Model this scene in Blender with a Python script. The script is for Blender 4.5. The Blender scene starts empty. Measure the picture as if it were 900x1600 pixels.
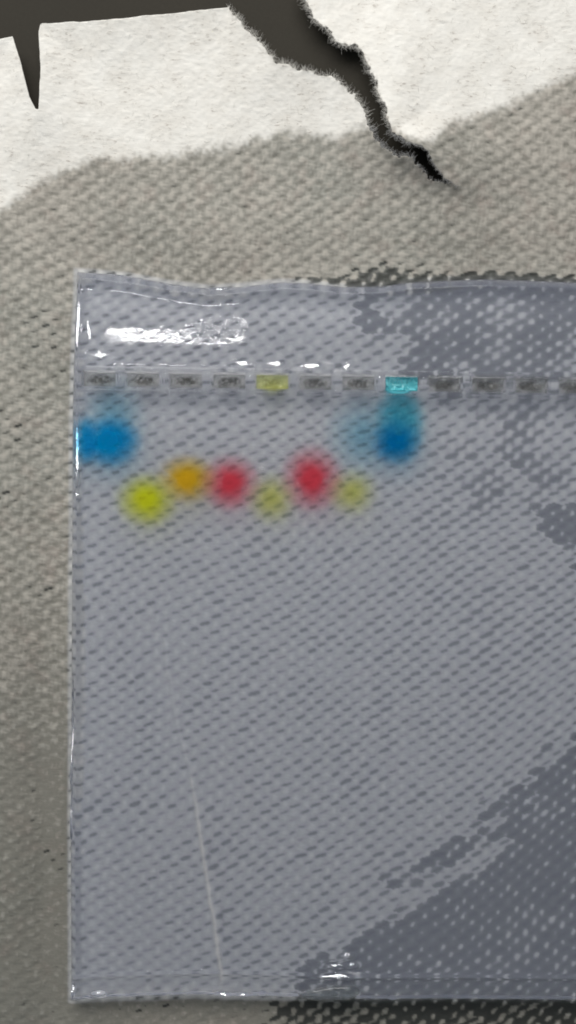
import bpy, bmesh, math, random
import numpy as np

# ------------------------------------------------------------------ camera, lamps, world, exposure
S = 1e-4            # metres per photo pixel on the bench: 10 px = 1 mm
H = 0.145           # camera height
scene = bpy.context.scene
col = scene.collection
GT = 0.0042         # gel thickness

cam_d = bpy.data.cameras.new('camera')
cam = bpy.data.objects.new('camera', cam_d); col.objects.link(cam)
cam.location = (0, 0, H); cam.rotation_euler = (0, 0, 0)
cam_d.sensor_fit = 'VERTICAL'; cam_d.sensor_height = 24
cam_d.lens = 24 / (2 * (800 * S / H))
cam_d.clip_start = 0.002; cam_d.clip_end = 20
scene.camera = cam

world = bpy.data.worlds.new('World'); scene.world = world; world.use_nodes = True
bg = world.node_tree.nodes['Background']
bg.inputs[0].default_value = (0.86, 0.95, 1.0, 1); bg.inputs[1].default_value = 0.20

def px(x, y, z=0.0):
    """photo pixel -> place on the plane of height z"""
    k = S * (H - z) / H
    return (x - 450) * k, (800 - y) * k, z

def area(name, loc, target, sx, sy, power, color):
    l = bpy.data.lights.new(name, 'AREA'); l.shape = 'RECTANGLE'; l.size = sx; l.size_y = sy
    l.energy = power; l.color = color
    o = bpy.data.objects.new(name, l); col.objects.link(o); o.location = loc
    from mathutils import Vector
    d = Vector(target) - Vector(loc)
    o.rotation_euler = d.to_track_quat('-Z', 'Y').to_euler() if target != 'down' else (0, 0, 0)
    return o

area('key_light', (-0.065, 0.305, 0.26), (0, 0.05, 0), 0.42, 0.22, 1.90, (1.0, 0.965, 0.91))  # key light added close by, so brightness falls off from top to bottom
# distant ceiling tube whose image lies as the white streak above the wells
ZL = 1.6
sp = px(273, 525, GT)
fac = (ZL + H - 2 * GT) / (H - GT)
TUBE = (sp[0] * fac, sp[1] * fac, ZL)
tube = bpy.data.lights.new('ceiling_tube', 'AREA'); tube.shape = 'RECTANGLE'
tube.size = 0.25; tube.size_y = 0.0125; tube.energy = 1.0; tube.color = (1, 1, 1)
to = bpy.data.objects.new('ceiling_tube', tube); col.objects.link(to); to.location = TUBE

scene.view_settings.view_transform = 'Standard'; scene.view_settings.look = 'None'
scene.view_settings.exposure = 0.0; scene.view_settings.gamma = 1.0
scene.view_settings.use_curve_mapping = False
c = scene.cycles
c.max_bounces = 16; c.transmission_bounces = 12; c.transparent_max_bounces = 24
c.volume_bounces = 0; c.diffuse_bounces = 6; c.glossy_bounces = 4
c.sample_clamp_indirect = 25.0; c.use_denoising = True
c.filter_width = 1.9

rng = np.random.default_rng(7)

# ------------------------------------------------------------------ helpers
def vnoise(x, y, seed=0):
    """smooth value noise in -1..1"""
    xi = np.floor(x).astype(np.int64); yi = np.floor(y).astype(np.int64)
    fx = x - xi; fy = y - yi
    fx = fx * fx * (3 - 2 * fx); fy = fy * fy * (3 - 2 * fy)
    def hsh(a, b):
        n = (a * 374761393 + b * 668265263 + seed * 974634777) & 0xFFFFFFFF
        n = ((n ^ (n >> 13)) * 1274126177) & 0xFFFFFFFF
        return ((n ^ (n >> 16)) & 0xFFFF) / 32767.5 - 1
    a = hsh(xi, yi); b = hsh(xi + 1, yi); cc = hsh(xi, yi + 1); d = hsh(xi + 1, yi + 1)
    return (a * (1 - fx) + b * fx) * (1 - fy) + (cc * (1 - fx) + d * fx) * fy

def fbm(x, y, seed=0, octv=3):
    s = 0; a = 1; t = 0
    for k in range(octv):
        s = s + a * vnoise(x * 2 ** k + 17.3 * k, y * 2 ** k - 9.1 * k, seed + k); t += a; a *= .5
    return s / t

def sstep(a, b, x):
    t = np.clip((x - a) / (b - a), 0, 1); return t * t * (3 - 2 * t)

def np_mesh(name, co, quads=None, tris=None):
    me = bpy.data.meshes.new(name)
    me.vertices.add(len(co)); me.vertices.foreach_set('co', co.astype(np.float32).ravel())
    faces = []; loops = []
    n = 0; starts = []; totals = []
    for f in (quads, tris):
        if f is not None and len(f):
            k = f.shape[1]
            loops.append(f.ravel()); starts.append(n + np.arange(len(f)) * k); totals.append(np.full(len(f), k))
            n += f.size
    loops = np.concatenate(loops).astype(np.int32); starts = np.concatenate(starts).astype(np.int32)
    me.loops.add(len(loops)); me.loops.foreach_set('vertex_index', loops)
    me.polygons.add(len(starts)); me.polygons.foreach_set('loop_start', starts)
    me.polygons.foreach_set('use_smooth', np.ones(len(starts), dtype=bool))
    me.update(calc_edges=True); me.validate()
    return me

def link(name, me, mat, parent=None):
    o = bpy.data.objects.new(name, me); col.objects.link(o)
    if mat: me.materials.append(mat)
    if parent: o.parent = parent
    return o

def tag(o, label=None, cat=None, group=None, kind=None):
    if label: o['label'] = label
    if cat: o['category'] = cat
    if group: o['group'] = group
    if kind: o['kind'] = kind
    return o

def mat(name):
    m = bpy.data.materials.new(name); m.use_nodes = True
    nt = m.node_tree; nt.nodes.clear()
    out = nt.nodes.new('ShaderNodeOutputMaterial')
    return m, nt, out

def N(nt, t, **kw):
    n = nt.nodes.new(t)
    for k, v in kw.items(): setattr(n, k, v)
    return n

def mixc(nt, fac, a, b, mode='MIX'):
    n = N(nt, 'ShaderNodeMix', data_type='RGBA', blend_type=mode)
    for s, v in ((n.inputs[0], fac), (n.inputs[6], a), (n.inputs[7], b)):
        if isinstance(v, (int, float)): s.default_value = v
        elif isinstance(v, tuple): s.default_value = (*v, 1)
        else: nt.links.new(v, s)
    return n.outputs[2]

def mth(nt, op, a, b=None, c_=None, clamp=False):
    n = N(nt, 'ShaderNodeMath', operation=op); n.use_clamp = clamp
    for s, v in zip(n.inputs, (a, b, c_)):
        if v is None: continue
        if isinstance(v, (int, float)): s.default_value = v
        else: nt.links.new(v, s)
    return n.outputs[0]

# ------------------------------------------------------------------ outlines in photo pixels
TORN = 1
gap = [  # (x, y, torn edge starts here)
    (-900, -900, 0), (478, -900, 1), (474, -60, 1), (470, 0, 1), (481, 14, 1), (491, 44, 1), (512, 56, 1), (531, 78, 1), (556, 82, 1),
    (568, 100, 1), (584, 138, 1), (590, 160, 1), (600, 190, 1), (608, 222, 1), (630, 237, 1), (652, 244, 1), (668, 262, 1),
    (690, 289, 1), (710, 299, 1), (690, 295, 1), (664, 287, 1), (640, 262, 1), (616, 259, 1), (590, 240, 1), (577, 216, 1),
    (566, 182, 1), (550, 156, 1), (516, 131, 1), (470, 119, 1), (432, 108, 1), (397, 68, 1), (374, 47, 1), (359, 25, 0),
    (338, 27, 0), (170, 44, 0), (70, 50, 0), (67, 62, 0), (70, 120, 0), (67, 180, 0), (64, 186, 0), (52, 160, 0), (40, 112, 0),
    (27, 69, 0), (0, 74, 0), (-900, 210, 0)]
GP = np.array([(a, b) for a, b, _ in gap], float); GF = np.array([f for *_, f in gap])

def gap_sd(x, y):
    """signed distance to the opening in the towel (positive on paper) and torn weight"""
    far = y > 480
    if far.any() and x.ndim == 1:
        sd = np.full(x.shape, 300.0); tn = np.zeros(x.shape); n = ~far
        if n.any(): sd[n], tn[n] = gap_sd(x[n], y[n])
        return sd, tn
    best = np.full(x.shape, 1e9); torn = np.zeros(x.shape); ins = np.zeros(x.shape, bool)
    n = len(GP)
    for i in range(n):
        a = GP[i]; b = GP[(i + 1) % n]; d = b - a
        t = np.clip(((x - a[0]) * d[0] + (y - a[1]) * d[1]) / (d @ d), 0, 1)
        q = np.hypot(x - a[0] - t * d[0], y - a[1] - t * d[1])
        m = q < best; best[m] = q[m]; torn[m] = GF[i]
        cr = ((a[1] > y) != (b[1] > y))
        with np.errstate(divide='ignore', invalid='ignore'):
            xx = d[0] * (y - a[1]) / (d[1] if d[1] else 1e-9) + a[0]
        ins ^= cr & (x < xx)
    return np.where(ins, -best, best), torn

def ragged(x, y):
    sd, torn = gap_sd(x, y)
    near = sstep(60, 10, np.abs(sd))
    n = 4.2 * fbm(x / 14, y / 14, 5, 3) + 2.8 * vnoise(x / 3.6, y / 3.6, 9)
    n2 = 0.7 * fbm(x / 12, y / 12, 15, 2)
    taper = sstep(715, 640, x) * .75 + .25
    return sd + near * np.where(torn > 0, n * taper, n2)

def interp(pts, v):
    p = np.array(pts, float); return np.interp(v, p[:, 0], p[:, 1])

TOPE = [(100, 419), (117, 420), (160, 423), (200, 427), (240, 434), (270, 440), (330, 447), (380, 443), (440, 436), (480, 438), (540, 444), (600, 443),
        (640, 437), (700, 434), (760, 432), (830, 434), (900, 437), (1250, 440)]
BOTE = [(100, 1567), (150, 1563), (200, 1561), (300, 1558), (420, 1560), (520, 1563), (580, 1565), (700, 1564), (900, 1566), (1250, 1568)]
LEFTE = [(400, 117), (470, 115), (560, 111), (650, 109), (900, 108), (1300, 106), (1600, 107)]
RIGHT = 1230

# ------------------------------------------------------------------ weave of the paper
A_ = np.array([29.8, 1.2]); B_ = np.array([-15.6, 10.9])
INV = np.linalg.inv(np.array([A_, B_]).T)
def weave(x, y):
    """relief (-1 pit .. +1 knot), cell centre, per-cell random"""
    wx = x + 9 * vnoise(x / 140, y / 140, 21) + 1.3 * vnoise(x / 17, y / 17, 23)
    wy = y + 9 * vnoise(x / 150, y / 150, 22) + 1.0 * vnoise(x / 15, y / 15, 24) + .00022 * np.clip(x - 380, 0, 900) ** 2 * (.30 + .70 * sstep(650, 1300, y)) + .018 * (700 - x)
    u = INV[0, 0] * wx + INV[0, 1] * wy; v = INV[1, 0] * wx + INV[1, 1] * wy
    pit = np.zeros(x.shape); knot = np.zeros(x.shape)
    ui = np.round(u); vi = np.round(v)
    bw = np.zeros(x.shape); xc = x.copy(); yc = y.copy()
    cr = np.zeros(x.shape); wsum = np.zeros(x.shape) + 1e-6
    ca, sa = math.cos(math.radians(-17)), math.sin(math.radians(-17))
    for du in (-1, 0, 1):
        for dv in (-1, 0, 1):
            a = ui + du; b = vi + dv
            h = ((a.astype(np.int64) * 73856093 ^ b.astype(np.int64) * 19349663) % 1000) / 1000.0
            h2 = ((a.astype(np.int64) * 83492791 ^ b.astype(np.int64) * 2654435) % 1000) / 1000.0
            cx = a * A_[0] + b * B_[0]; cy = a * A_[1] + b * B_[1]
            dx = wx - cx - (h - .5) * 3; dy = wy - cy - (h2 - .5) * 2
            p = ca * dx + sa * dy; q = -sa * dx + ca * dy
            L = 7.8 + 3.6 * (h2 - .5)
            g = np.exp(-(np.abs(p / L) ** 3.2) - (np.abs(q / (2.1 + 1.0 * h)) ** 2.4)) * (0.62 + .62 * ((h * 7.3 + h2 * 3.1) % 1))
            pit = np.maximum(pit, g)
            kx = dx - 14.6; ky = dy - .3
            kk = np.exp(-((kx - .25 * -ky) / 4.6) ** 2 - (ky / 5.0) ** 2) * (.7 + .6 * h2)
            knot = np.maximum(knot, kk)
            w = np.exp(-((dx / 9) ** 2 + (dy / 5) ** 2) * 1.0) ** 3
            cr += w * (h * 2 - 1); wsum += w
            gg = np.exp(-(dx / 15) ** 2 - (dy / 8) ** 2); mm = gg > bw
            bw[mm] = gg[mm]; xc[mm] = (x - dx)[mm]; yc[mm] = (y - dy)[mm]
    return knot * .9 - pit * 1.15, cr / wsum, xc, yc

def blob(x, y, cx, cy, rx, ry, ang=0.0, p=2.0):
    ca, sa = math.cos(math.radians(ang)), math.sin(math.radians(ang))
    dx = x - cx; dy = y - cy
    u = (ca * dx + sa * dy) / rx; v = (-sa * dx + ca * dy) / ry
    return np.exp(-(u * u + v * v) ** (p / 2))

def gel_mask(x, y):
    return sstep(-3, 3, x - interp(LEFTE, y)) * sstep(-3, 3, y - interp(TOPE, x)) * sstep(-3, 3, interp(BOTE, x) - y)

def wet_level(x, y, cell, xc, yc):
    """how far the water film stands up the relief"""
    def to(T, val, w): return T * (1 - w) + val * w
    n = fbm(x / 45, y / 45, 31, 3)
    g = gel_mask(x, y)
    T = -0.62 + .05 * n + 0 * x
    T = to(T, -0.95, blob(x, y, 190, 500, 110, 60, 0, 4))
    n2 = fbm(xc / 38, yc / 30, 36, 2)
    T = to(T, 0.42 + .45 * n, sstep(-50, 60, (xc - 545) + .55 * (560 - yc) * 0.9 - 60 + n2 * 120) * sstep(690, 590, yc + 60 * n2))
    T = to(T, 0.95, sstep(440, 640, x) * sstep(475, 445, y))
    T = to(T, 0.0 + .7 * n2, blob(xc, yc, 860, 700, 200, 110, -30, 3))
    T = to(T, 1.15, blob(xc + 14 * n2, yc + 14 * n2, 895, 828, 66, 34, 28, 5))
    T = to(T, -0.38, blob(x, y, 780, 960, 150, 120, 0, 4))
    T = to(T, -1.2, blob(x, y, 200, 1470, 120, 95, 10, 4))
    T = to(T, -1.1, blob(x, y, 255, 1060, 22, 110, -14, 4) * sstep(-.4, .2, n + .2))
    T = to(T, -1.1, sstep(-.05, .45, fbm(x / 60, y / 40, 77, 2)) * .7 * sstep(560, 300, x) * sstep(840, 1000, y))
    T = to(T, -1.2, blob(x, y, 320, 1215, 45, 30, 0, 4))
    cx = np.interp(y, [1200, 1290, 1400, 1520], [301, 312, 330, 347])
    T = to(T, -0.2, np.exp(-((x - cx - 13) / 7) ** 2) * sstep(1270, 1320, y) * sstep(1540, 1500, y))
    # dark wedge of standing water at the lower right
    lx = np.interp(y, [1120, 1170, 1290, 1370, 1470, 1540], [960, 890, 755, 655, 545, 470])
    lc = np.interp(yc, [1120, 1170, 1290, 1370, 1470, 1540], [960, 890, 755, 655, 545, 470])
    nb = fbm(xc / 130, (yc + .50 * xc) / 15, 41, 1)
    wd = xc - lc + nb * 62
    T = to(T, .72 + .42 * n2 + .25 * sstep(60, 160, wd) * sstep(1400, 1330, y), sstep(-20, 20, wd + 34 * vnoise(xc / 13, yc / 9, 43)))
    T = to(T, -0.45, blob(xc, yc, 738, 1342, 74, 17, -29, 6))
    T = to(T, 0.62 + .5 * n, blob(x, y, 815, 1440, 110, 60, -25, 4) * sstep(0, 20, wd))
    T = to(T, 0.6 + .5 * n, blob(x, y, 620, 1515, 150, 32, -12, 4))
    # outside the gel
    To = -1.5 + 0.1 * n
    for (cx_, cy_, rx, ry, v) in ((66, 515, 38, 50, -.80), (100, 588, 16, 10, -.75), (22, 672, 26, 34, -.85), (20, 778, 50, 26, -.9),
                                  (80, 920, 26, 16, -.75), (30, 620, 26, 16, -1.0), (75, 1345, 32, 30, -1.0), (250, 1572, 60, 7, -.7), (62, 1275, 20, 8, -1.0)):
        To = np.maximum(To, to(-1.5, v, blob(x, y, cx_, cy_, rx, ry, 0, 4)) + .12 * n)
    te = interp(TOPE, x) - y
    To = np.where(x > 460, np.maximum(To, -1.5 + 1.75 * sstep(13, 4, te + 5 * n)), To)
    To = np.maximum(To, -1.5 + 2.0 * blob(x, y, 600, 430, 60, 19, 0, 3))
    be = y - interp(BOTE, x)
    To = np.where(y > 1500, np.maximum(To, -1.5 + (1.9 + .5 * n) * sstep(330, 560, x + 70 * n)), To)
    T = To * (1 - g) + T * g
    return T + cell * .26

WETL = [(-900, 640), (-60, 360), (0, 333), (30, 312), (60, 290), (115, 268), (160, 250), (250, 250), (300, 240), (400, 224), (440, 209), (530, 216), (577, 204),
        (640, 235), (672, 236), (690, 206), (740, 190), (800, 166), (850, 136), (900, 117), (960, 90), (1900, -300)]

def axis(lo, hi, segs):
    """coordinates with given step in listed ranges: segs = [(upto, step), ...]"""
    out = [lo]
    for up, st in segs:
        n = max(1, int(round((up - out[-1]) / st)))
        out += list(np.linspace(out[-1], up, n + 1)[1:])
    return np.array(out)

# ------------------------------------------------------------------ towel surface height (metres)
def towel_z(x, y, hn, dry):
    sd = np.maximum(gap_sd(x, y)[0], 0)
    g = sstep(0, 40, x - interp(LEFTE, y)) * sstep(-5, 35, y - interp(TOPE, x)) * sstep(-5, 25, interp(BOTE, x) - y)
    base = 0.35e-3
    lift = 1.5e-3 * np.exp(-sd / 70) * sstep(430, 200, y)
    lift = lift + 2.4e-3 * np.exp(-sd / 50) * sstep(560, 640, x) * sstep(330, 220, y)
    und = (0.55e-3 * fbm(x / 170 + 3, y / 240, 51, 2) + 0.16e-3 * fbm(x / 45, y / 60, 52, 2)) * (1 - g)
    # broad dip running down the left side of the gel
    und = und + (-0.9e-3 * blob(x, y, 84, 1330, 34, 330, 0, 2) + 0.35e-3 * blob(x, y, 20, 1250, 30, 400, 0, 2)) * (1 - g)
    cx = np.interp(y, [960, 1040, 1120, 1200, 1290, 1400, 1470, 1530], [254, 262, 277, 297, 313, 330, 340, 347]) + 2.0 * vnoise(y / 26, y * 0, 61)
    ridge = 0.24e-3 * np.exp(-np.abs((x - cx) / 3.2) ** 2) * (.35 + .65 * sstep(1180, 1270, y)) * sstep(960, 1040, y) * sstep(1545, 1500, y)
    amp = (0.056e-3 + 0.010e-3 * g) * (1 - .7 * dry)
    st = vnoise((.985 * x + .17 * y) / 9, (-.17 * x + .985 * y) / 2.8, 73) * .7 + vnoise((-.2 * x + y) / 8, (x + .2 * y) / 3.0, 74) * .6
    grain = 0.014e-3 * vnoise(x / 3.1, y / 3.1, 71) + 0.016e-3 * vnoise(x / 6.5, y / 5, 72) + 0.020e-3 * st * (1 - .5 * g) * (1 - .55 * dry)
    grain = grain * (1 + .8 * dry)
    zz = base + 0.9e-3 * (1 - g) * sstep(0, 90, np.maximum(interp(LEFTE, y) - x, np.maximum(interp(TOPE, x) - y, y - interp(BOTE, x)))) * .6
    zz = zz + lift + und * .9 + ridge + amp * hn + grain - 0.25e-3 * g
    lim = 0.06e-3
    return np.where(zz < lim + .1e-3, lim + .1e-3 * np.exp((np.minimum(zz, lim + .1e-3) - lim - .1e-3) / .1e-3), zz)

def build_towel():
    xs = axis(-600, 1500, [(-150, 12), (-10, 4), (912, 2), (1050, 4), (1500, 12)])
    ys = axis(-500, 2200, [(-150, 12), (-10, 4), (1612, 2), (1750, 4), (2200, 12)])
    X, Y = np.meshgrid(xs, ys)
    sh = X.shape; X = X.ravel(); Y = Y.ravel()
    f = ragged(X, Y)
    nx, ny = sh[1], sh[0]
    idx = np.arange(nx * ny).reshape(ny, nx)
    Q = np.stack([idx[:-1, :-1], idx[1:, :-1], idx[1:, 1:], idx[:-1, 1:]], -1).reshape(-1, 4)
    keep = (f[Q] > 0).any(1)
    Q = Q[keep]
    # pull the outer vertices of kept faces onto the contour
    used = np.zeros(len(X), bool); used[Q.ravel()] = True
    mv = used & (f < 0)
    for _ in range(3):
        xm, ym = X[mv], Y[mv]; e = .6
        f0 = ragged(xm, ym); gx = (ragged(xm + e, ym) - f0) / e; gy = (ragged(xm, ym + e) - f0) / e
        g2 = np.maximum(gx * gx + gy * gy, .4)
        st = np.clip(-f0, -1.5, 1.5) / g2
        X[mv] = xm + gx * st; Y[mv] = ym + gy * st
    new = -np.ones(len(X), int); new[used] = np.arange(used.sum())
    Q = new[Q]; X = X[used]; Y = Y[used]
    hn, cell, XC, YC = weave(X, Y)
    fn = 9 * fbm(X / 22, Y / 22, 81, 3) + 5 * vnoise(X / 4.5, Y / 4.5, 85)
    dry = sstep(12, -12, Y + fn - interp(WETL, X) - 0)
    T = wet_level(X, Y, cell, XC, YC)
    gm = gel_mask(X, Y)
    hj = hn + .16 * vnoise(X / 3.3, Y / 3.3, 88)
    contact = sstep(-.22 - .10 * gm, .22 + .10 * gm, T - hj) * (1 - dry) * (.62 + .34 * sstep(-.5, .7, T) * gm + .38 * (1 - gm))
    stroke = vnoise((.985 * X + .17 * Y) / 9, (-.17 * X + .985 * Y) / 2.8, 73) * .7 + vnoise((-.2 * X + Y) / 8, (X + .2 * Y) / 3.0, 74) * .6
    Z = towel_z(X, Y, hn, dry)
    k = S * np.ones(len(X))
    co = np.stack([(X - 450) * S, (800 - Y) * S, Z], -1)
    # skirt: thickness of the sheet
    E = np.concatenate([Q[:, [0, 1]], Q[:, [1, 2]], Q[:, [2, 3]], Q[:, [3, 0]]])
    key = np.sort(E, 1); kk = key[:, 0].astype(np.int64) * len(X) + key[:, 1]
    u, inv, cnt = np.unique(kk, return_inverse=True, return_counts=True)
    be = E[cnt[inv] == 1]
    bv = np.unique(be); m = -np.ones(len(X), int); m[bv] = np.arange(len(bv)) + len(X)
    low = co[bv].copy(); low[:, 2] -= 0.28e-3
    co = np.concatenate([co, low])
    SQ = np.stack([be[:, 1], be[:, 0], m[be[:, 0]], m[be[:, 1]]], -1)
    me = np_mesh('paper_towel', co, np.concatenate([Q, SQ]))
    ccx = np.interp(Y, [960, 1040, 1120, 1200, 1290, 1400, 1470, 1530], [254, 262, 277, 297, 313, 330, 340, 347]) + 2.0 * vnoise(Y / 26, Y * 0, 61)
    fold = np.exp(-np.abs((X - ccx) / 3.6) ** 2) * (.30 + .70 * sstep(1180, 1290, Y)) * sstep(960, 1080, Y) * sstep(1550, 1515, Y)
    contact = contact * (1 - fold); dry = np.maximum(dry, fold * .6)
    soak_shade = (1 - gm) * (1 - dry) * (sstep(900, 1350, Y) * .62 + .16 * fbm(X / 120, Y / 120, 99, 2))  # shade of the lower towel put into its colour, with uneven damp tone
    ch = np.stack([dry, contact, np.clip(hn * (.40 + .05 * gm) + stroke * (.40 - .32 * gm) + .5 - soak_shade, 0, 1), gm], -1)
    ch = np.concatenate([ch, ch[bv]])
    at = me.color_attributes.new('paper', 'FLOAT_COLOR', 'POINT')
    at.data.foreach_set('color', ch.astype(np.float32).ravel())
    return me

def towel_material():
    m, nt, out = mat('wet_and_dry_paper')
    L = nt.links
    at = N(nt, 'ShaderNodeAttribute', attribute_name='paper')
    sep = N(nt, 'ShaderNodeSeparateColor'); L.new(at.outputs['Color'], sep.inputs[0])
    dry, con, rel = sep.outputs
    tc = N(nt, 'ShaderNodeTexCoord')
    def noise(scale, detail=3, rough=.6, vec=None):
        n = N(nt, 'ShaderNodeTexNoise'); n.inputs['Scale'].default_value = scale
        n.inputs['Detail'].default_value = detail; n.inputs['Roughness'].default_value = rough
        L.new(vec or tc.outputs['Object'], n.inputs['Vector']); return n
    n_big = noise(28, 2); n_mid = noise(260, 4); n_fine = noise(1500, 3, .7)
    mp = N(nt, 'ShaderNodeMapping'); L.new(tc.outputs['Object'], mp.inputs['Vector'])
    mp.inputs['Rotation'].default_value = (0, 0, .2); mp.inputs['Scale'].default_value = (1, 2.6, 1)
    n_fib = noise(900, 3, .65, mp.outputs[0])
    def ramp(src, a, b, va=0., vb=1.):
        r = N(nt, 'ShaderNodeMapRange'); L.new(src, r.inputs[0])
        r.inputs[1].default_value = a; r.inputs[2].default_value = b; r.inputs[3].default_value = va; r.inputs[4].default_value = vb
        return r.outputs[0]
    # dry: white pulp with grey flecks
    d = mixc(nt, ramp(n_mid.outputs[0], .3, .7), (.84, .83, .80), (.74, .72, .68))
    fl = mth(nt, 'MULTIPLY', ramp(n_fib.outputs[0], .56, .68), ramp(n_mid.outputs[0], .46, .60))
    d = mixc(nt, mth(nt, 'MULTIPLY', fl, .8), d, (.42, .39, .36))
    # wet: grey brown, hue wandering a little
    w = mixc(nt, ramp(n_big.outputs[0], .35, .65), (.375, .355, .32), (.335, .335, .305))
    w = mixc(nt, ramp(n_mid.outputs[0], .52, .70, 0, .35), w, (.36, .28, .25))
    w = mixc(nt, ramp(n_fine.outputs[0], .35, .7, 0, .5), w, (.20, .19, .17))
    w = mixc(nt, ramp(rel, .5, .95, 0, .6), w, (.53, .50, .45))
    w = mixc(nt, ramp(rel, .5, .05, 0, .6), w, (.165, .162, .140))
    # pressed under the gel the sheet is lighter and cooler
    w = mixc(nt, mth(nt, 'MULTIPLY', at.outputs['Alpha'], .52), w, (.60, .62, .66))
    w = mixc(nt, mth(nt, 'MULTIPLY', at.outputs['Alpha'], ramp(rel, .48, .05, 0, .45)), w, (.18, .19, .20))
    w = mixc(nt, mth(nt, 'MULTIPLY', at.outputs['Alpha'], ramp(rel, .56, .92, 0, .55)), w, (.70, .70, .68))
    # water film over the black bench showing through
    k = mixc(nt, ramp(n_mid.outputs[0], .3, .7), (.060, .066, .062), (.040, .043, .040))
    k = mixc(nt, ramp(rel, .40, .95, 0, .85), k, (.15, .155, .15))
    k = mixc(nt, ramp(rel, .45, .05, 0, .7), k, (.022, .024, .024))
    w = mixc(nt, mth(nt, 'MULTIPLY', con, .93), w, k)
    cfin = mixc(nt, dry, w, d)
    p = N(nt, 'ShaderNodeBsdfPrincipled'); L.new(cfin, p.inputs['Base Color'])
    rg = mth(nt, 'MULTIPLY_ADD', dry, .3, .62); L.new(rg, p.inputs['Roughness'])
    p.inputs['Specular IOR Level'].default_value = .25
    b = N(nt, 'ShaderNodeBump'); b.inputs['Strength'].default_value = .55; b.inputs['Distance'].default_value = .00012
    L.new(n_fib.outputs[0], b.inputs['Height']); L.new(b.outputs[0], p.inputs['Normal'])
    L.new(p.outputs[0], out.inputs['Surface'])
    return m

def bench():
    m, nt, out = mat('dark_bench_laminate'); L = nt.links
    tc = N(nt, 'ShaderNodeTexCoord')
    n1 = N(nt, 'ShaderNodeTexNoise'); n1.inputs['Scale'].default_value = 45; n1.inputs['Detail'].default_value = 4
    n2 = N(nt, 'ShaderNodeTexNoise'); n2.inputs['Scale'].default_value = 1800; n2.inputs['Detail'].default_value = 2
    for n in (n1, n2): L.new(tc.outputs['Object'], n.inputs['Vector'])
    cc = mixc(nt, n1.outputs[0], (.050, .045, .036), (.034, .031, .025))
    cc = mixc(nt, mth(nt, 'MULTIPLY', n2.outputs[0], .5), cc, (.024, .022, .018))
    p = N(nt, 'ShaderNodeBsdfPrincipled'); L.new(cc, p.inputs['Base Color']); p.inputs['Roughness'].default_value = .7
    p.inputs['Specular IOR Level'].default_value = .12
    L.new(p.outputs[0], out.inputs['Surface'])
    bm = bmesh.new()
    bmesh.ops.create_cube(bm, size=1)
    for v in bm.verts: v.co.x *= 1.6; v.co.y *= 1.2; v.co.z = v.co.z * .03 - .0155
    me = bpy.data.meshes.new('bench_top'); bm.to_mesh(me); bm.free()
    o = link('bench_top', me, m); tag(o, kind='structure')

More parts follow.
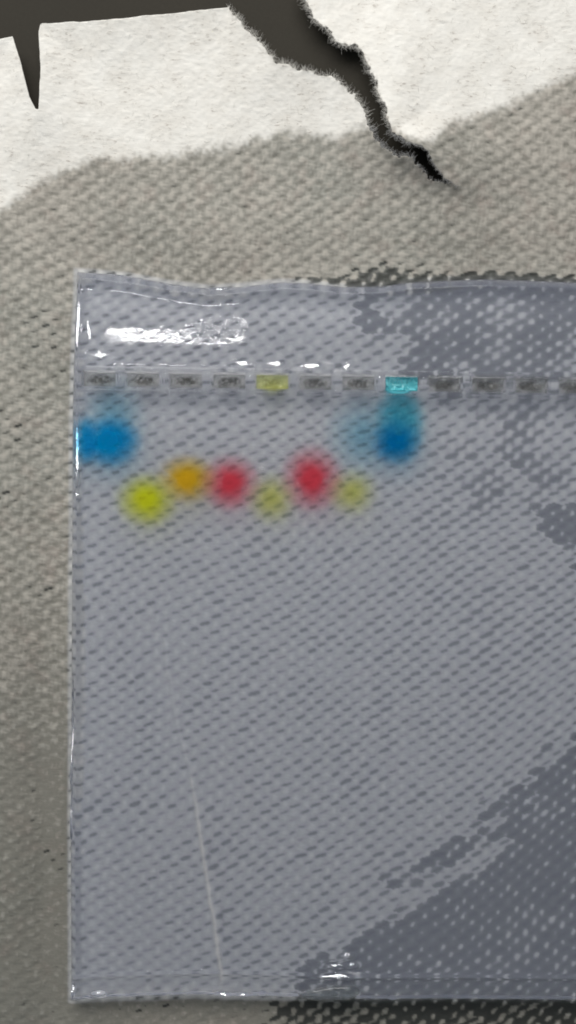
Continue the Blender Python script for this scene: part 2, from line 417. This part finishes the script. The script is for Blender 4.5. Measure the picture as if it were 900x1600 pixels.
def fibres(parent, m):
    """short stray pulp fibres along the torn edges and a few on the face"""
    V = []; F = []
    r = random.Random(3)
    def fibre(x, y, ang, ln, z, rad, curl):
        pts = []; a = ang
        for i in range(5):
            pts.append((x, y, z + r.uniform(0, .12e-3) * i))
            x += math.cos(a) * ln / 4; y += math.sin(a) * ln / 4; a += curl
        b = len(V)
        for i, (qx, qy, qz) in enumerate(pts):
            w = rad * (1 - .6 * i / 4)
            for k in range(3):
                t = 2.094 * k
                nx_, nz_ = math.cos(t) * w, math.sin(t) * w
                V.append(((qx - 450) * S - math.sin(a) * nx_, (800 - qy) * S - math.cos(a) * nx_, qz + nz_))
        for i in range(4):
            for k in range(3):
                F.append((b + i * 3 + k, b + i * 3 + (k + 1) % 3, b + i * 3 + 3 + (k + 1) % 3, b + i * 3 + 3 + k))
    P = []
    n = len(GP)
    for i in range(n):
        a = GP[i]; bb = GP[(i + 1) % n]
        if not GF[i] or min(a[1], bb[1]) < -80: continue
        L_ = np.linalg.norm(bb - a)
        for _ in range(int(L_ * 3.4)):
            t = r.random(); P.append((a[0] + (bb[0] - a[0]) * t, a[1] + (bb[1] - a[1]) * t, math.atan2(bb[0] - a[0], -(bb[1] - a[1])) + math.pi))
    X = np.array([q[0] for q in P]); Y = np.array([q[1] for q in P])
    for _ in range(3):      # step onto the real ragged edge
        f0 = ragged(X, Y); gx = (ragged(X + .5, Y) - f0) / .5; gy = (ragged(X, Y + .5) - f0) / .5
        g2 = np.maximum(gx * gx + gy * gy, .4); X = X - gx * (f0 - 1.0) / g2; Y = Y - gy * (f0 - 1.0) / g2
    SX = gap_sd(X + 1, Y)[0] - gap_sd(X - 1, Y)[0]; SY = gap_sd(X, Y + 1)[0] - gap_sd(X, Y - 1)[0]
    ZZ = towel_z(X, Y, np.zeros(len(X)), np.ones(len(X))) - .1e-3
    for x1, y1, sdx, sdy, z in zip(X, Y, SX, SY, ZZ):
        base = math.atan2(-sdy, -sdx)
        big = .55 if x1 > 640 else 1
        fibre(x1, y1, base + r.gauss(0, .8), r.uniform(2, 12) * big * (1.5 if r.random() < .12 else 1), z, r.uniform(.014e-3, .036e-3), r.gauss(0, .3))
    X = np.array([r.uniform(-20, 920) for _ in range(500)]); Y = np.array([r.uniform(-10, 300) for _ in range(500)])
    OK = (ragged(X, Y) > 6) & (Y < interp(WETL, X))
    ZZ = towel_z(X, Y, np.zeros(500), np.ones(500)) + .03e-3
    for x, y, z in zip(X[OK], Y[OK], ZZ[OK]):
        fibre(x, y, r.uniform(0, 6.28), r.uniform(6, 16), z, r.uniform(.015e-3, .028e-3), r.gauss(0, .35))
    me = np_mesh('torn_fibres', np.array(V), np.array(F))
    at = me.color_attributes.new('paper', 'FLOAT_COLOR', 'POINT')
    yy = 800 - np.array(V)[:, 1] / S; xx = 450 + np.array(V)[:, 0] / S
    d = sstep(7, -7, yy - interp(WETL, xx))
    at.data.foreach_set('color', np.stack([d, 0 * d, .6 + 0 * d, 1 + 0 * d], -1).astype(np.float32).ravel())
    o = link('torn_fibres', me, m, parent); o['kind'] = 'stuff'

# ------------------------------------------------------------------ gel slab
WELLX = [155 + 67.6 * i for i in range(16)]
WY0, WY1 = 581.0, 603.0     # well top and bottom edge at x = 155
def row_shift(x, y):
    return 0.0150 * (x - 155) * sstep(470, 560, y) * sstep(760, 640, y)

def reflect_grad(xp, yp):
    """slope the surface needs at a pixel to mirror the ceiling tube into the camera"""
    p = np.array(px(xp, yp, GT)); v = np.array((0, 0, H)) - p; l = np.array(TUBE) - p
    h = v / np.linalg.norm(v) + l / np.linalg.norm(l)
    return np.array((-h[0] / h[2], -h[1] / h[2]))       # dz/dx, dz/dy in world

GLINTS = [  # x, y, half length, half height, angle
    (157, 555, 12, 3.2, 2), (380, 568, 12, 3.0, 6), (431, 569, 14, 3.6, 3), (486, 572, 22, 3.6, 0), (541, 573, 8, 3.4, -25),
    (122, 505, 2.6, 44, 2), (122, 705, 2.2, 50, 0), (122, 772, 1.8, 9, 0),
    (112, 1170, 1.4, 60, 1), (110, 1270, 1.5, 26, 0),
    (153, 1552, 7, 3, -5), (114, 1546, 2.2, 9, 10), (349, 1556, 10, 3, 6), (379, 1557, 8, 3, 4), (409, 1553, 4, 2.5, 0), (614, 1561, 4, 2.6, 0),
    (522, 1552, 3, 2.4, 0), (542, 1489, 9, 3.2, 0), (546, 1505, 10, 4.2, -8), (522, 1506, 12, 3.0, 0), (528, 1522, 26, 3.4, 0),
    (345, 449, 18, 1.8, 2), (285, 441, 24, 2.4, 3), (215, 429, 24, 1.0, 6), (180, 426, 10, 1.0, 6)]

def gel_top(X, Y):
    if not GREF: GREF.extend(gel_base(np.array([float(g[0]) for g in GLINTS]), np.array([float(g[1]) for g in GLINTS])))
    return gel_base(X, Y, GREF)

GREF = []
def gel_base(X, Y, refs=None):
    dl = X - interp(LEFTE, Y); dt = Y - interp(TOPE, X); db = interp(BOTE, X) - Y; dr = RIGHT - X
    def prof(d, w, r):
        t = np.clip(d / w, 0, 1)
        s = (1 - (1 - t) ** 1.8) ** .8
        return s, np.exp(-((d - w) / r) ** 2)
    sl, rl = prof(dl, 14, 7); st, rt = prof(dt, 17, 8); sb, rb = prof(db, 38, 6); sr, rr = prof(dr, 14, 7)
    sb = sb * .35 + .65 * np.clip(db / 38, 0, 1) ** .8
    sb = .55 + .45 * sb
    z = GT * (.45 + .55 * np.minimum(np.minimum(sl, sr), np.minimum(st, sb)))
    z = z + 0.16e-3 * rl * np.minimum(st, sb) + 0.12e-3 * rt * np.minimum(sl, sr) + 0.26e-3 * np.exp(-((db - 40) / 3.5) ** 2) * np.minimum(sl, sr)
    inner = sstep(20, 60, np.minimum(np.minimum(dl, dt), np.minimum(db, dr)))
    z = z + inner * (0.010e-3 * fbm(X / 60, Y / 60, 91, 2))
    # broken right end of the reflected streak
    brk = 1.5 * blob(X, Y, 338, 514, 40, 17, -8, 4) + .10 * blob(X, Y, 250, 522, 70, 12, 0, 3)
    z = z + brk * (0.020e-3 * vnoise(X / 6, Y / 4.5, 93) + .020e-3 * vnoise(X / 2.9, Y / 2.5, 94))
    # rough top lip
    z = z + 0.03e-3 * vnoise(X / 7, Y / 4, 95) * np.exp(-(dt / 11) ** 2) * sstep(170, 250, X)
    # swelling round each well
    Yw = Y - row_shift(X, Y)
    for wx in WELLX:
        z = z + 0.07e-3 * np.exp(-((np.abs(X - wx) - 33.5) / 4.5) ** 2 - ((Yw - 592) / 17) ** 4)
    z = z + 0.10e-3 * np.exp(-((Yw - 576) / 3.0) ** 2) * sstep(120, 140, X) + 0.09e-3 * np.exp(-((Yw - 611) / 2.6) ** 2) * sstep(120, 140, X)
    for z0, (gx, gy, a, b, ang) in zip(refs or (), GLINTS):
        m = (np.abs(X - gx) < 90) & (np.abs(Y - gy) < 110)
        xm = X[m]; ym = Y[m]
        w2 = blob(xm, ym, gx, gy, a * 1.55 + .6, b * 1.6 + .8, ang, 7)
        # current slope is replaced by the mirror slope inside the window
        e = 2.0
        G = reflect_grad(gx, gy); Gx = (reflect_grad(gx + e, gy) - G) / e; Gy = (reflect_grad(gx, gy + e) - G) / e
        dx = xm - gx; dy = ym - gy; k = S * (H - GT) / H
        ht = (G[0] * dx - G[1] * dy) * k + .5 * (Gx[0] * dx * dx + (Gy[0] - Gx[1]) * dx * dy - Gy[1] * dy * dy) * k
        z[m] = z[m] * (1 - w2) + (z0 + ht) * w2
    # vertical comb scratches left in the gel beside the first wells
    for cx_, amp in ((187, 1.0), (255, .6)):
        z = z + amp * 0.07e-3 * np.sin((X - cx_) * 2 * math.pi / 4.2) * blob(X, Y, cx_, 587, 9, 13, 0, 6)
    # wells
    for wx in WELLX:
        a = 25.0
        ins = sstep(a + 1.6, a, np.abs(X - wx)) * sstep(WY0 - 1.6, WY0, Yw) * sstep(WY1 + 1.6, WY1, Yw)
        z = z * (1 - ins) + ins * 2.1e-3
    return np.maximum(z, 0.30e-3) 

def build_gel():
    fine = []
    xb = [100]
    segs = [(160, 1.4)]
    xs = list(axis(104, 0, [(136, 1.0), (900, 2.2), (925, 2.2), (1190, 4), (RIGHT, 1.5)]))
    for wx in WELLX:
        for e in (-26.6, -25.8, -25, 25, 25.8, 26.6): xs.append(wx + e)
    for cx_ in (187, 255): xs += list(np.arange(cx_ - 11, cx_ + 11, .8))
    xs = np.unique(np.round(np.array([v for v in xs if v <= RIGHT]), 2))
    ys = list(axis(415, 0, [(462, 1.2), (480, 2), (545, 1.5), (550, 1.5), (620, 1.2), (1480, 3.0), (1490, 1.5), (1570, 1.1)]))
    for e in (WY0 - 1.6, WY0 - .8, WY0, WY1, WY1 + .8, WY1 + 1.6): ys.append(e)
    ys = np.unique(np.round(ys, 2))
    U, V = np.meshgrid((xs - xs[0]) / (xs[-1] - xs[0]), (ys - ys[0]) / (ys[-1] - ys[0]))
    X0, Y0 = np.meshgrid(xs, ys)
    Lx = interp(LEFTE, Y0)
    X = np.where(X0 < 136, Lx + (X0 - 104) / (136 - 104) * (136 - Lx), X0)
    te = interp(TOPE, X); be = interp(BOTE, X)
    Y = np.where(Y0 < 480, te + (Y0 - 415) / (480 - 415) * (480 - te), Y0)
    Y = np.where(Y0 > 1490, 1490 + (Y0 - 1490) / (1570 - 1490) * (be - 1490), Y)
    Y = Y + row_shift(X, Y)
    sh = X.shape; xf = X.ravel(); yf = Y.ravel()
    Z = gel_top(xf, yf)
    k = S * (H - GT * .9) / H
    top = np.stack([(xf - 450) * k, (800 - yf) * k, Z], -1)
    ny, nx = sh; idx = np.arange(nx * ny).reshape(ny, nx)
    Q = np.stack([idx[:-1, :-1], idx[1:, :-1], idx[1:, 1:], idx[:-1, 1:]], -1).reshape(-1, 4)
    # bottom: rim ring plus flat n-gon-free strips
    ring = np.concatenate([idx[0, :], idx[1:, -1], idx[-1, -2::-1], idx[-2:0:-1, 0]])
    low = top[ring].copy(); low[:, 2] = 0.215e-3
    nl = len(top)
    ctr = np.array([[top[:, 0].mean(), top[:, 1].mean(), 0.215e-3]])
    co = np.concatenate([top, low, ctr])
    n = len(ring); i = np.arange(n); j = (i + 1) % n
    SQ = np.stack([ring[i], ring[j], nl + j, nl + i], -1)
    TR = np.stack([nl + i, nl + j, np.full(n, nl + n)], -1)
    me = np_mesh('gel_slab', co, np.concatenate([Q, SQ]), TR)
    # flat shading below, so the sharp foot edge keeps clean normals
    sm = np.ones(len(me.polygons), bool); sm[len(Q):] = False
    me.polygons.foreach_set('use_smooth', sm)
    return me

def gel_material():
    m, nt, out = mat('agarose_gel'); L = nt.links
    p = N(nt, 'ShaderNodeBsdfPrincipled')
    p.inputs['Base Color'].default_value = (1, 1, 1, 1); p.inputs['Roughness'].default_value = .015
    p.inputs['IOR'].default_value = 1.335; p.inputs['Transmission Weight'].default_value = 1
    tc = N(nt, 'ShaderNodeTexCoord')
    n = N(nt, 'ShaderNodeTexNoise'); n.inputs['Scale'].default_value = 2600; n.inputs['Detail'].default_value = 2
    L.new(tc.outputs['Object'], n.inputs['Vector'])
    b = N(nt, 'ShaderNodeBump'); b.inputs['Strength'].default_value = .06; b.inputs['Distance'].default_value = .00002
    L.new(n.outputs[0], b.inputs['Height']); L.new(b.outputs[0], p.inputs['Normal'])
    # the milky turbidity of agarose
    d = N(nt, 'ShaderNodeBsdfDiffuse'); d.inputs[0].default_value = (.72, .78, 1.0, 1)
    mx = N(nt, 'ShaderNodeMixShader'); mx.inputs[0].default_value = .108
    L.new(p.outputs[0], mx.inputs[1]); L.new(d.outputs[0], mx.inputs[2])
    L.new(mx.outputs[0], out.inputs['Surface'])
    return m

def dye_material(name, tint, body, strength=1.0, milk=.22, power=1.0):
    """dye spread through the gel: each face passes a tinted part and scatters a little, fading outwards"""
    m, nt, out = mat(name); L = nt.links
    tc = N(nt, 'ShaderNodeTexCoord')
    vm = N(nt, 'ShaderNodeVectorMath', operation='MULTIPLY'); L.new(tc.outputs['Generated'], vm.inputs[0])
    vm.inputs[1].default_value = (2, 2, 0)
    v2 = N(nt, 'ShaderNodeVectorMath', operation='SUBTRACT'); L.new(vm.outputs[0], v2.inputs[0]); v2.inputs[1].default_value = (1, 1, 0)
    nz = N(nt, 'ShaderNodeTexNoise'); nz.inputs['Scale'].default_value = 380; nz.inputs['Detail'].default_value = 7; nz.inputs['Roughness'].default_value = .7
    L.new(tc.outputs['Object'], nz.inputs['Vector'])
    ln = N(nt, 'ShaderNodeVectorMath', operation='LENGTH'); L.new(v2.outputs[0], ln.inputs[0])
    r = mth(nt, 'ADD', ln.outputs['Value'], mth(nt, 'MULTIPLY', mth(nt, 'SUBTRACT', nz.outputs[0], .5), .34))
    r2 = mth(nt, 'MULTIPLY', r, r)
    e = mth(nt, 'EXPONENT', mth(nt, 'MULTIPLY', mth(nt, 'POWER', r2, power), -3.6))
    edge = N(nt, 'ShaderNodeMapRange'); edge.interpolation_type = 'SMOOTHSTEP'
    L.new(ln.outputs['Value'], edge.inputs[0]); edge.inputs[1].default_value = 1.0; edge.inputs[2].default_value = .7
    g = mth(nt, 'MULTIPLY', mth(nt, 'MULTIPLY', e, edge.outputs[0]), strength, clamp=True)
    t = N(nt, 'ShaderNodeBsdfTransparent'); L.new(mixc(nt, g, (1, 1, 1), tint), t.inputs[0])
    d = N(nt, 'ShaderNodeBsdfDiffuse'); d.inputs[0].default_value = (*body, 1)
    mx = N(nt, 'ShaderNodeMixShader'); L.new(mth(nt, 'MULTIPLY', g, milk), mx.inputs[0])
    L.new(t.outputs[0], mx.inputs[1]); L.new(d.outputs[0], mx.inputs[2])
    L.new(mx.outputs[0], out.inputs['Surface'])
    return m

def dye_band(parent, cx, cy, rx, ry, material, label=None, name='dye_band', ztop=None, zlow=0.55e-3):
    """a lens of dyed gel reaching from near the bottom to just at the surface"""
    V = []; F = []
    n = 40; rings = 7
    def P(a, t, z):
        x = cx + rx * t * math.cos(a); y = cy + ry * t * math.sin(a)
        lim = float(interp(LEFTE, y)) + 1.0
        x = max(x, lim)
        return x, y
    def put(pts, z_of):
        X = np.array([p[0] for p in pts]); Y = np.array([p[1] for p in pts])
        Z = z_of(X, Y)
        k = S * (H - GT * .9) / H
        return [((a - 450) * k, (800 - b) * k, zz) for a, b, zz in zip(X, Y, Z)]
    pts = [(cx, cy)]
    for r_ in range(1, rings + 1):
        for i in range(n): pts.append(P(2 * math.pi * i / n, r_ / rings, 0))
    topv = put(pts, lambda X, Y: gel_top(X, Y) + 0.02e-3)
    lowv = [(x, y, min(zlow, z - 1e-4)) for x, y, z in topv]
    V = topv + lowv; o_ = len(topv)
    tris = []; quads = []
    for i in range(n):
        j = (i + 1) % n
        tris.append((0, 1 + j, 1 + i)); tris.append((o_, o_ + 1 + i, o_ + 1 + j))
        for r_ in range(rings - 1):
            a = 1 + r_ * n; b = a + n
            quads.append((a + i, a + j, b + j, b + i)); quads.append((o_ + a + j, o_ + a + i, o_ + b + i, o_ + b + j))
        b = 1 + (rings - 1) * n
        quads.append((b + i, b + j, o_ + b + j, o_ + b + i))
    me = np_mesh(name, np.array(V), np.array(quads), np.array(tris))
    o = link(name, me, material, parent)
    if label: o['label'] = label
    return o

def well_fill(parent, wx, material, seed, label=None):
    nx, ny = 44, 20
    xs = np.linspace(wx - 24.6, wx + 24.6, nx); ys = np.linspace(WY0 + .5, WY1 - .5, ny)
    X, Y = np.meshgrid(xs, ys)
    ed = np.minimum(np.minimum(X - xs[0], xs[-1] - X), np.minimum(Y - ys[0], ys[-1] - Y))
    zt = 3.2e-3 + .26e-3 * vnoise(X / 4.2, Y / 3.4, seed) + .28e-3 * np.exp(-ed / 2.2)
    Yr = Y + row_shift(X, Y)
    k = S * (H - GT * .9) / H
    f = lambda Z: np.stack([((X - 450) * k).ravel(), ((800 - Yr) * k).ravel(), Z.ravel()], -1)
    top = f(zt); bot = f(np.full(X.shape, 2.2e-3))
    idx = np.arange(nx * ny).reshape(ny, nx); n = nx * ny
    Q = np.stack([idx[:-1, :-1], idx[1:, :-1], idx[1:, 1:], idx[:-1, 1:]], -1).reshape(-1, 4)
    ring = np.concatenate([idx[0, :], idx[1:, -1], idx[-1, -2::-1], idx[-2:0:-1, 0]])
    i = np.arange(len(ring)); j = (i + 1) % len(ring)
    SQ = np.stack([ring[i], ring[j], n + ring[j], n + ring[i]], -1)
    me = np_mesh('well', np.concatenate([top, bot]), np.concatenate([Q, (Q + n)[:, ::-1], SQ]))
    o = link('well', me, material, parent)
    if label: o['label'] = label

def buffer_material(name, colr, fac, dark):
    """thin layer of leftover buffer: uneven, with murky flecks"""
    m, nt, out = mat(name); L = nt.links
    tc = N(nt, 'ShaderNodeTexCoord')
    nz = N(nt, 'ShaderNodeTexNoise'); nz.inputs['Scale'].default_value = 1900; nz.inputs['Detail'].default_value = 3
    L.new(tc.outputs['Object'], nz.inputs['Vector'])
    r = N(nt, 'ShaderNodeMapRange'); L.new(nz.outputs[0], r.inputs[0]); r.inputs[1].default_value = .38; r.inputs[2].default_value = .62
    # fade towards the ends of the well
    vm = N(nt, 'ShaderNodeVectorMath', operation='MULTIPLY_ADD'); L.new(tc.outputs['Generated'], vm.inputs[0])
    vm.inputs[1].default_value = (2, 2, 0); vm.inputs[2].default_value = (-1, -1, 0)
    sx = N(nt, 'ShaderNodeSeparateXYZ'); L.new(vm.outputs[0], sx.inputs[0])
    q = mth(nt, 'ADD', mth(nt, 'POWER', mth(nt, 'ABSOLUTE', mth(nt, 'MULTIPLY', sx.outputs[0], 1.22)), 3.0), mth(nt, 'POWER', mth(nt, 'ABSOLUTE', mth(nt, 'MULTIPLY', sx.outputs[1], 1.35)), 2.5))
    core = mth(nt, 'SUBTRACT', 1.0, q, clamp=True)
    dk = mth(nt, 'MULTIPLY', mth(nt, 'MULTIPLY', r.outputs[0], core), dark)
    t = N(nt, 'ShaderNodeBsdfTransparent')
    L.new(mixc(nt, dk, tuple(min(1, .78 + .26 * v) for v in colr), tuple(.22 * v + .1 for v in colr)), t.inputs[0])
    p = N(nt, 'ShaderNodeBsdfPrincipled'); p.inputs['Base Color'].default_value = (*colr, 1)
    p.inputs['Roughness'].default_value = .14; p.inputs['Specular IOR Level'].default_value = 1.0
    mx = N(nt, 'ShaderNodeMixShader'); mx.inputs[0].default_value = fac
    L.new(t.outputs[0], mx.inputs[1]); L.new(p.outputs[0], mx.inputs[2]); L.new(mx.outputs[0], out.inputs['Surface'])
    return m

def drop():
    """drop of buffer hanging over the lower rim of the gel"""
    m, nt, out = mat('clear_buffer'); L = nt.links
    t = N(nt, 'ShaderNodeBsdfTransparent'); t.inputs[0].default_value = (.93, .94, .94, 1)
    g = N(nt, 'ShaderNodeBsdfGlossy'); g.inputs['Roughness'].default_value = .03
    fr = N(nt, 'ShaderNodeMapRange'); lw = N(nt, 'ShaderNodeLayerWeight'); lw.inputs[0].default_value = .5; L.new(lw.outputs['Facing'], fr.inputs[0]); fr.inputs[3].default_value = .03; fr.inputs[4].default_value = .8
    mx = N(nt, 'ShaderNodeMixShader'); L.new(fr.outputs[0], mx.inputs[0]); L.new(t.outputs[0], mx.inputs[1]); L.new(g.outputs[0], mx.inputs[2])
    L.new(mx.outputs[0], out.inputs['Surface'])
    n, rings = 48, 12
    V = []; kq = S * (H - .001) / H
    pts = [(514, 1556)]
    for r_ in range(1, rings + 1):
        for i in range(n):
            a = 2 * math.pi * i / n; t = r_ / rings
            pts.append((514 + 48 * t * math.cos(a) - 6 * t * math.sin(a), 1556 + (25 if math.sin(a) > 0 else 17) * t * math.sin(a) - 5 * t * math.cos(a)))
    X = np.array([p_[0] for p_ in pts]); Y = np.array([p_[1] for p_ in pts])
    T = np.concatenate([[0], np.repeat(np.arange(1, rings + 1) / rings, n)])
    below = Y > interp(BOTE, X) - 1
    hn = weave(X, Y)[0]
    tz = towel_z(X, Y, np.ones(len(X)), np.zeros(len(X)))
    base = np.where(below, tz + 2e-5, np.maximum(gel_top(X, Y), tz) + 4e-5)
    dome = 0.95e-3 * (1 - T ** 3) ** .5
    topz = base * .75 + base.mean() * .25 * (1 - T) + base * .25 * T + dome + 1e-5
    topz = np.maximum(topz, base + 1e-5)
    k = S * (H - GT * .9) / H
    kk = np.where(below, k, k)
    top = np.stack([(X - 450) * kk, (800 - Y) * kk, topz], -1); bot = top.copy(); bot[:, 2] = base
    quads = []; tris = []; o_ = len(top)
    for i in range(n):
        j = (i + 1) % n
        tris.append((0, 1 + j, 1 + i)); tris.append((o_, o_ + 1 + i, o_ + 1 + j))
        for r_ in range(rings - 1):
            a = 1 + r_ * n; b = a + n
            quads.append((a + i, a + j, b + j, b + i)); quads.append((o_ + a + j, o_ + a + i, o_ + b + i, o_ + b + j))
        b = 1 + (rings - 1) * n
        quads.append((b + i, b + j, o_ + b + j, o_ + b + i))
    me = np_mesh('liquid_drop', np.concatenate([top, bot]), np.array(quads), np.array(tris))
    o = link('liquid_drop', me, m)
    tag(o, 'clear flat drop of liquid lying over the lower edge of the gel', 'drop')

# ------------------------------------------------------------------ build
bench()
pm = towel_material()
towel = link('paper_towel', build_towel(), pm)
tag(towel, 'torn paper towel soaked grey brown, with dry white top, under the gel', 'paper towel')
fibres(towel, pm)

gel = link('gel_slab', build_gel(), gel_material())
tag(gel, 'translucent bluish rectangular electrophoresis gel with coloured dye spots on the wet paper towel', 'gel')

plain = buffer_material('buffer_in_well', (.62, .62, .60), .10, .95)
yel = buffer_material('yellow_dye_in_well', (.80, .84, .25), .22, .5)
cya = buffer_material('cyan_dye_in_well', (.16, .82, .92), .45, .2)
for i, wx in enumerate(WELLX[:15]):
    if i == 4: well_fill(gel, wx, yel, 100 + i, 'well stained yellow green by leftover dye')
    elif i == 7: well_fill(gel, wx, cya, 100 + i, 'well filled with bright cyan dye')
    else: well_fill(gel, wx, plain, 100 + i)

blue = dye_material('blue_dye', (.03, .60, .86), (.0, .42, .84), strength=1.4, milk=.30, power=.9)
bluer = dye_material('rim_blue_dye', (.10, .66, .88), (.0, .40, .78), strength=.8, milk=.28, power=1.4)
blue2 = dye_material('deep_blue_dye', (.08, .55, .80), (.0, .28, .66), strength=1.1, milk=.26, power=.95)
halo = dye_material('pale_blue_dye', (.55, .84, .93), (.1, .35, .5), strength=.55, milk=.08)
cyt = dye_material('cyan_dye', (.45, .92, .97), (.2, .8, .9), strength=1.3, milk=.35, power=2)
lane = dye_material('teal_dye', (.30, .76, .86), (.06, .50, .66), strength=.8, milk=.18, power=1.5)
lime = dye_material('lime_yellow_dye', (.93, .96, .25), (.80, .84, .02), strength=1.15, milk=.28, power=.85)
oran = dye_material('orange_dye', (.94, .80, .22), (.85, .50, .02), strength=1.2, milk=.32, power=.85)
red = dye_material('red_dye', (.93, .46, .52), (.90, .06, .09), strength=1.3, milk=.25, power=.75)
pyel = dye_material('faint_yellow_dye', (.93, .94, .55), (.75, .75, .1), strength=.75, milk=.14)
dye_band(gel, 122, 688, 34, 50, bluer, 'blue dye seen along the left rim of the gel')
dye_band(gel, 154, 689, 76, 50, blue, 'bright blue round dye spot touching the left edge of the gel')
dye_band(gel, 148, 655, 90, 90, halo, 'pale blue haze above the bright blue spot', 'dye_haze')
dye_band(gel, 228, 780, 58, 51, lime, 'lime yellow round dye spot')
dye_band(gel, 291, 748, 57, 46, oran, 'orange brown dye spot between the lime and red spots')
dye_band(gel, 359, 754, 57, 53, red, 'red dye spot beside the orange spot')
dye_band(gel, 424, 778, 50, 50, pyel, 'faint yellow dye spot between the two red spots')
dye_band(gel, 487, 747, 59, 62, red, 'red dye spot right of the faint yellow spot')
dye_band(gel, 550, 768, 50, 46, pyel, 'faint yellow dye spot right of the red spots')
dye_band(gel, 427, 606, 26, 11, pyel, 'yellow trace under the yellow well', 'dye_trace')
dye_band(gel, 622, 611, 25, 7, cyt, 'cyan trace under the cyan well', 'dye_trace')
dye_band(gel, 625, 660, 50, 76, lane, 'teal dye streak running down from the cyan well', 'dye_streak')
dye_band(gel, 620, 690, 50, 46, blue2, 'deep blue dye spot below the cyan well')
dye_band(gel, 572, 678, 80, 80, halo, 'pale blue haze left of the deep blue spot', 'dye_haze')
drop()
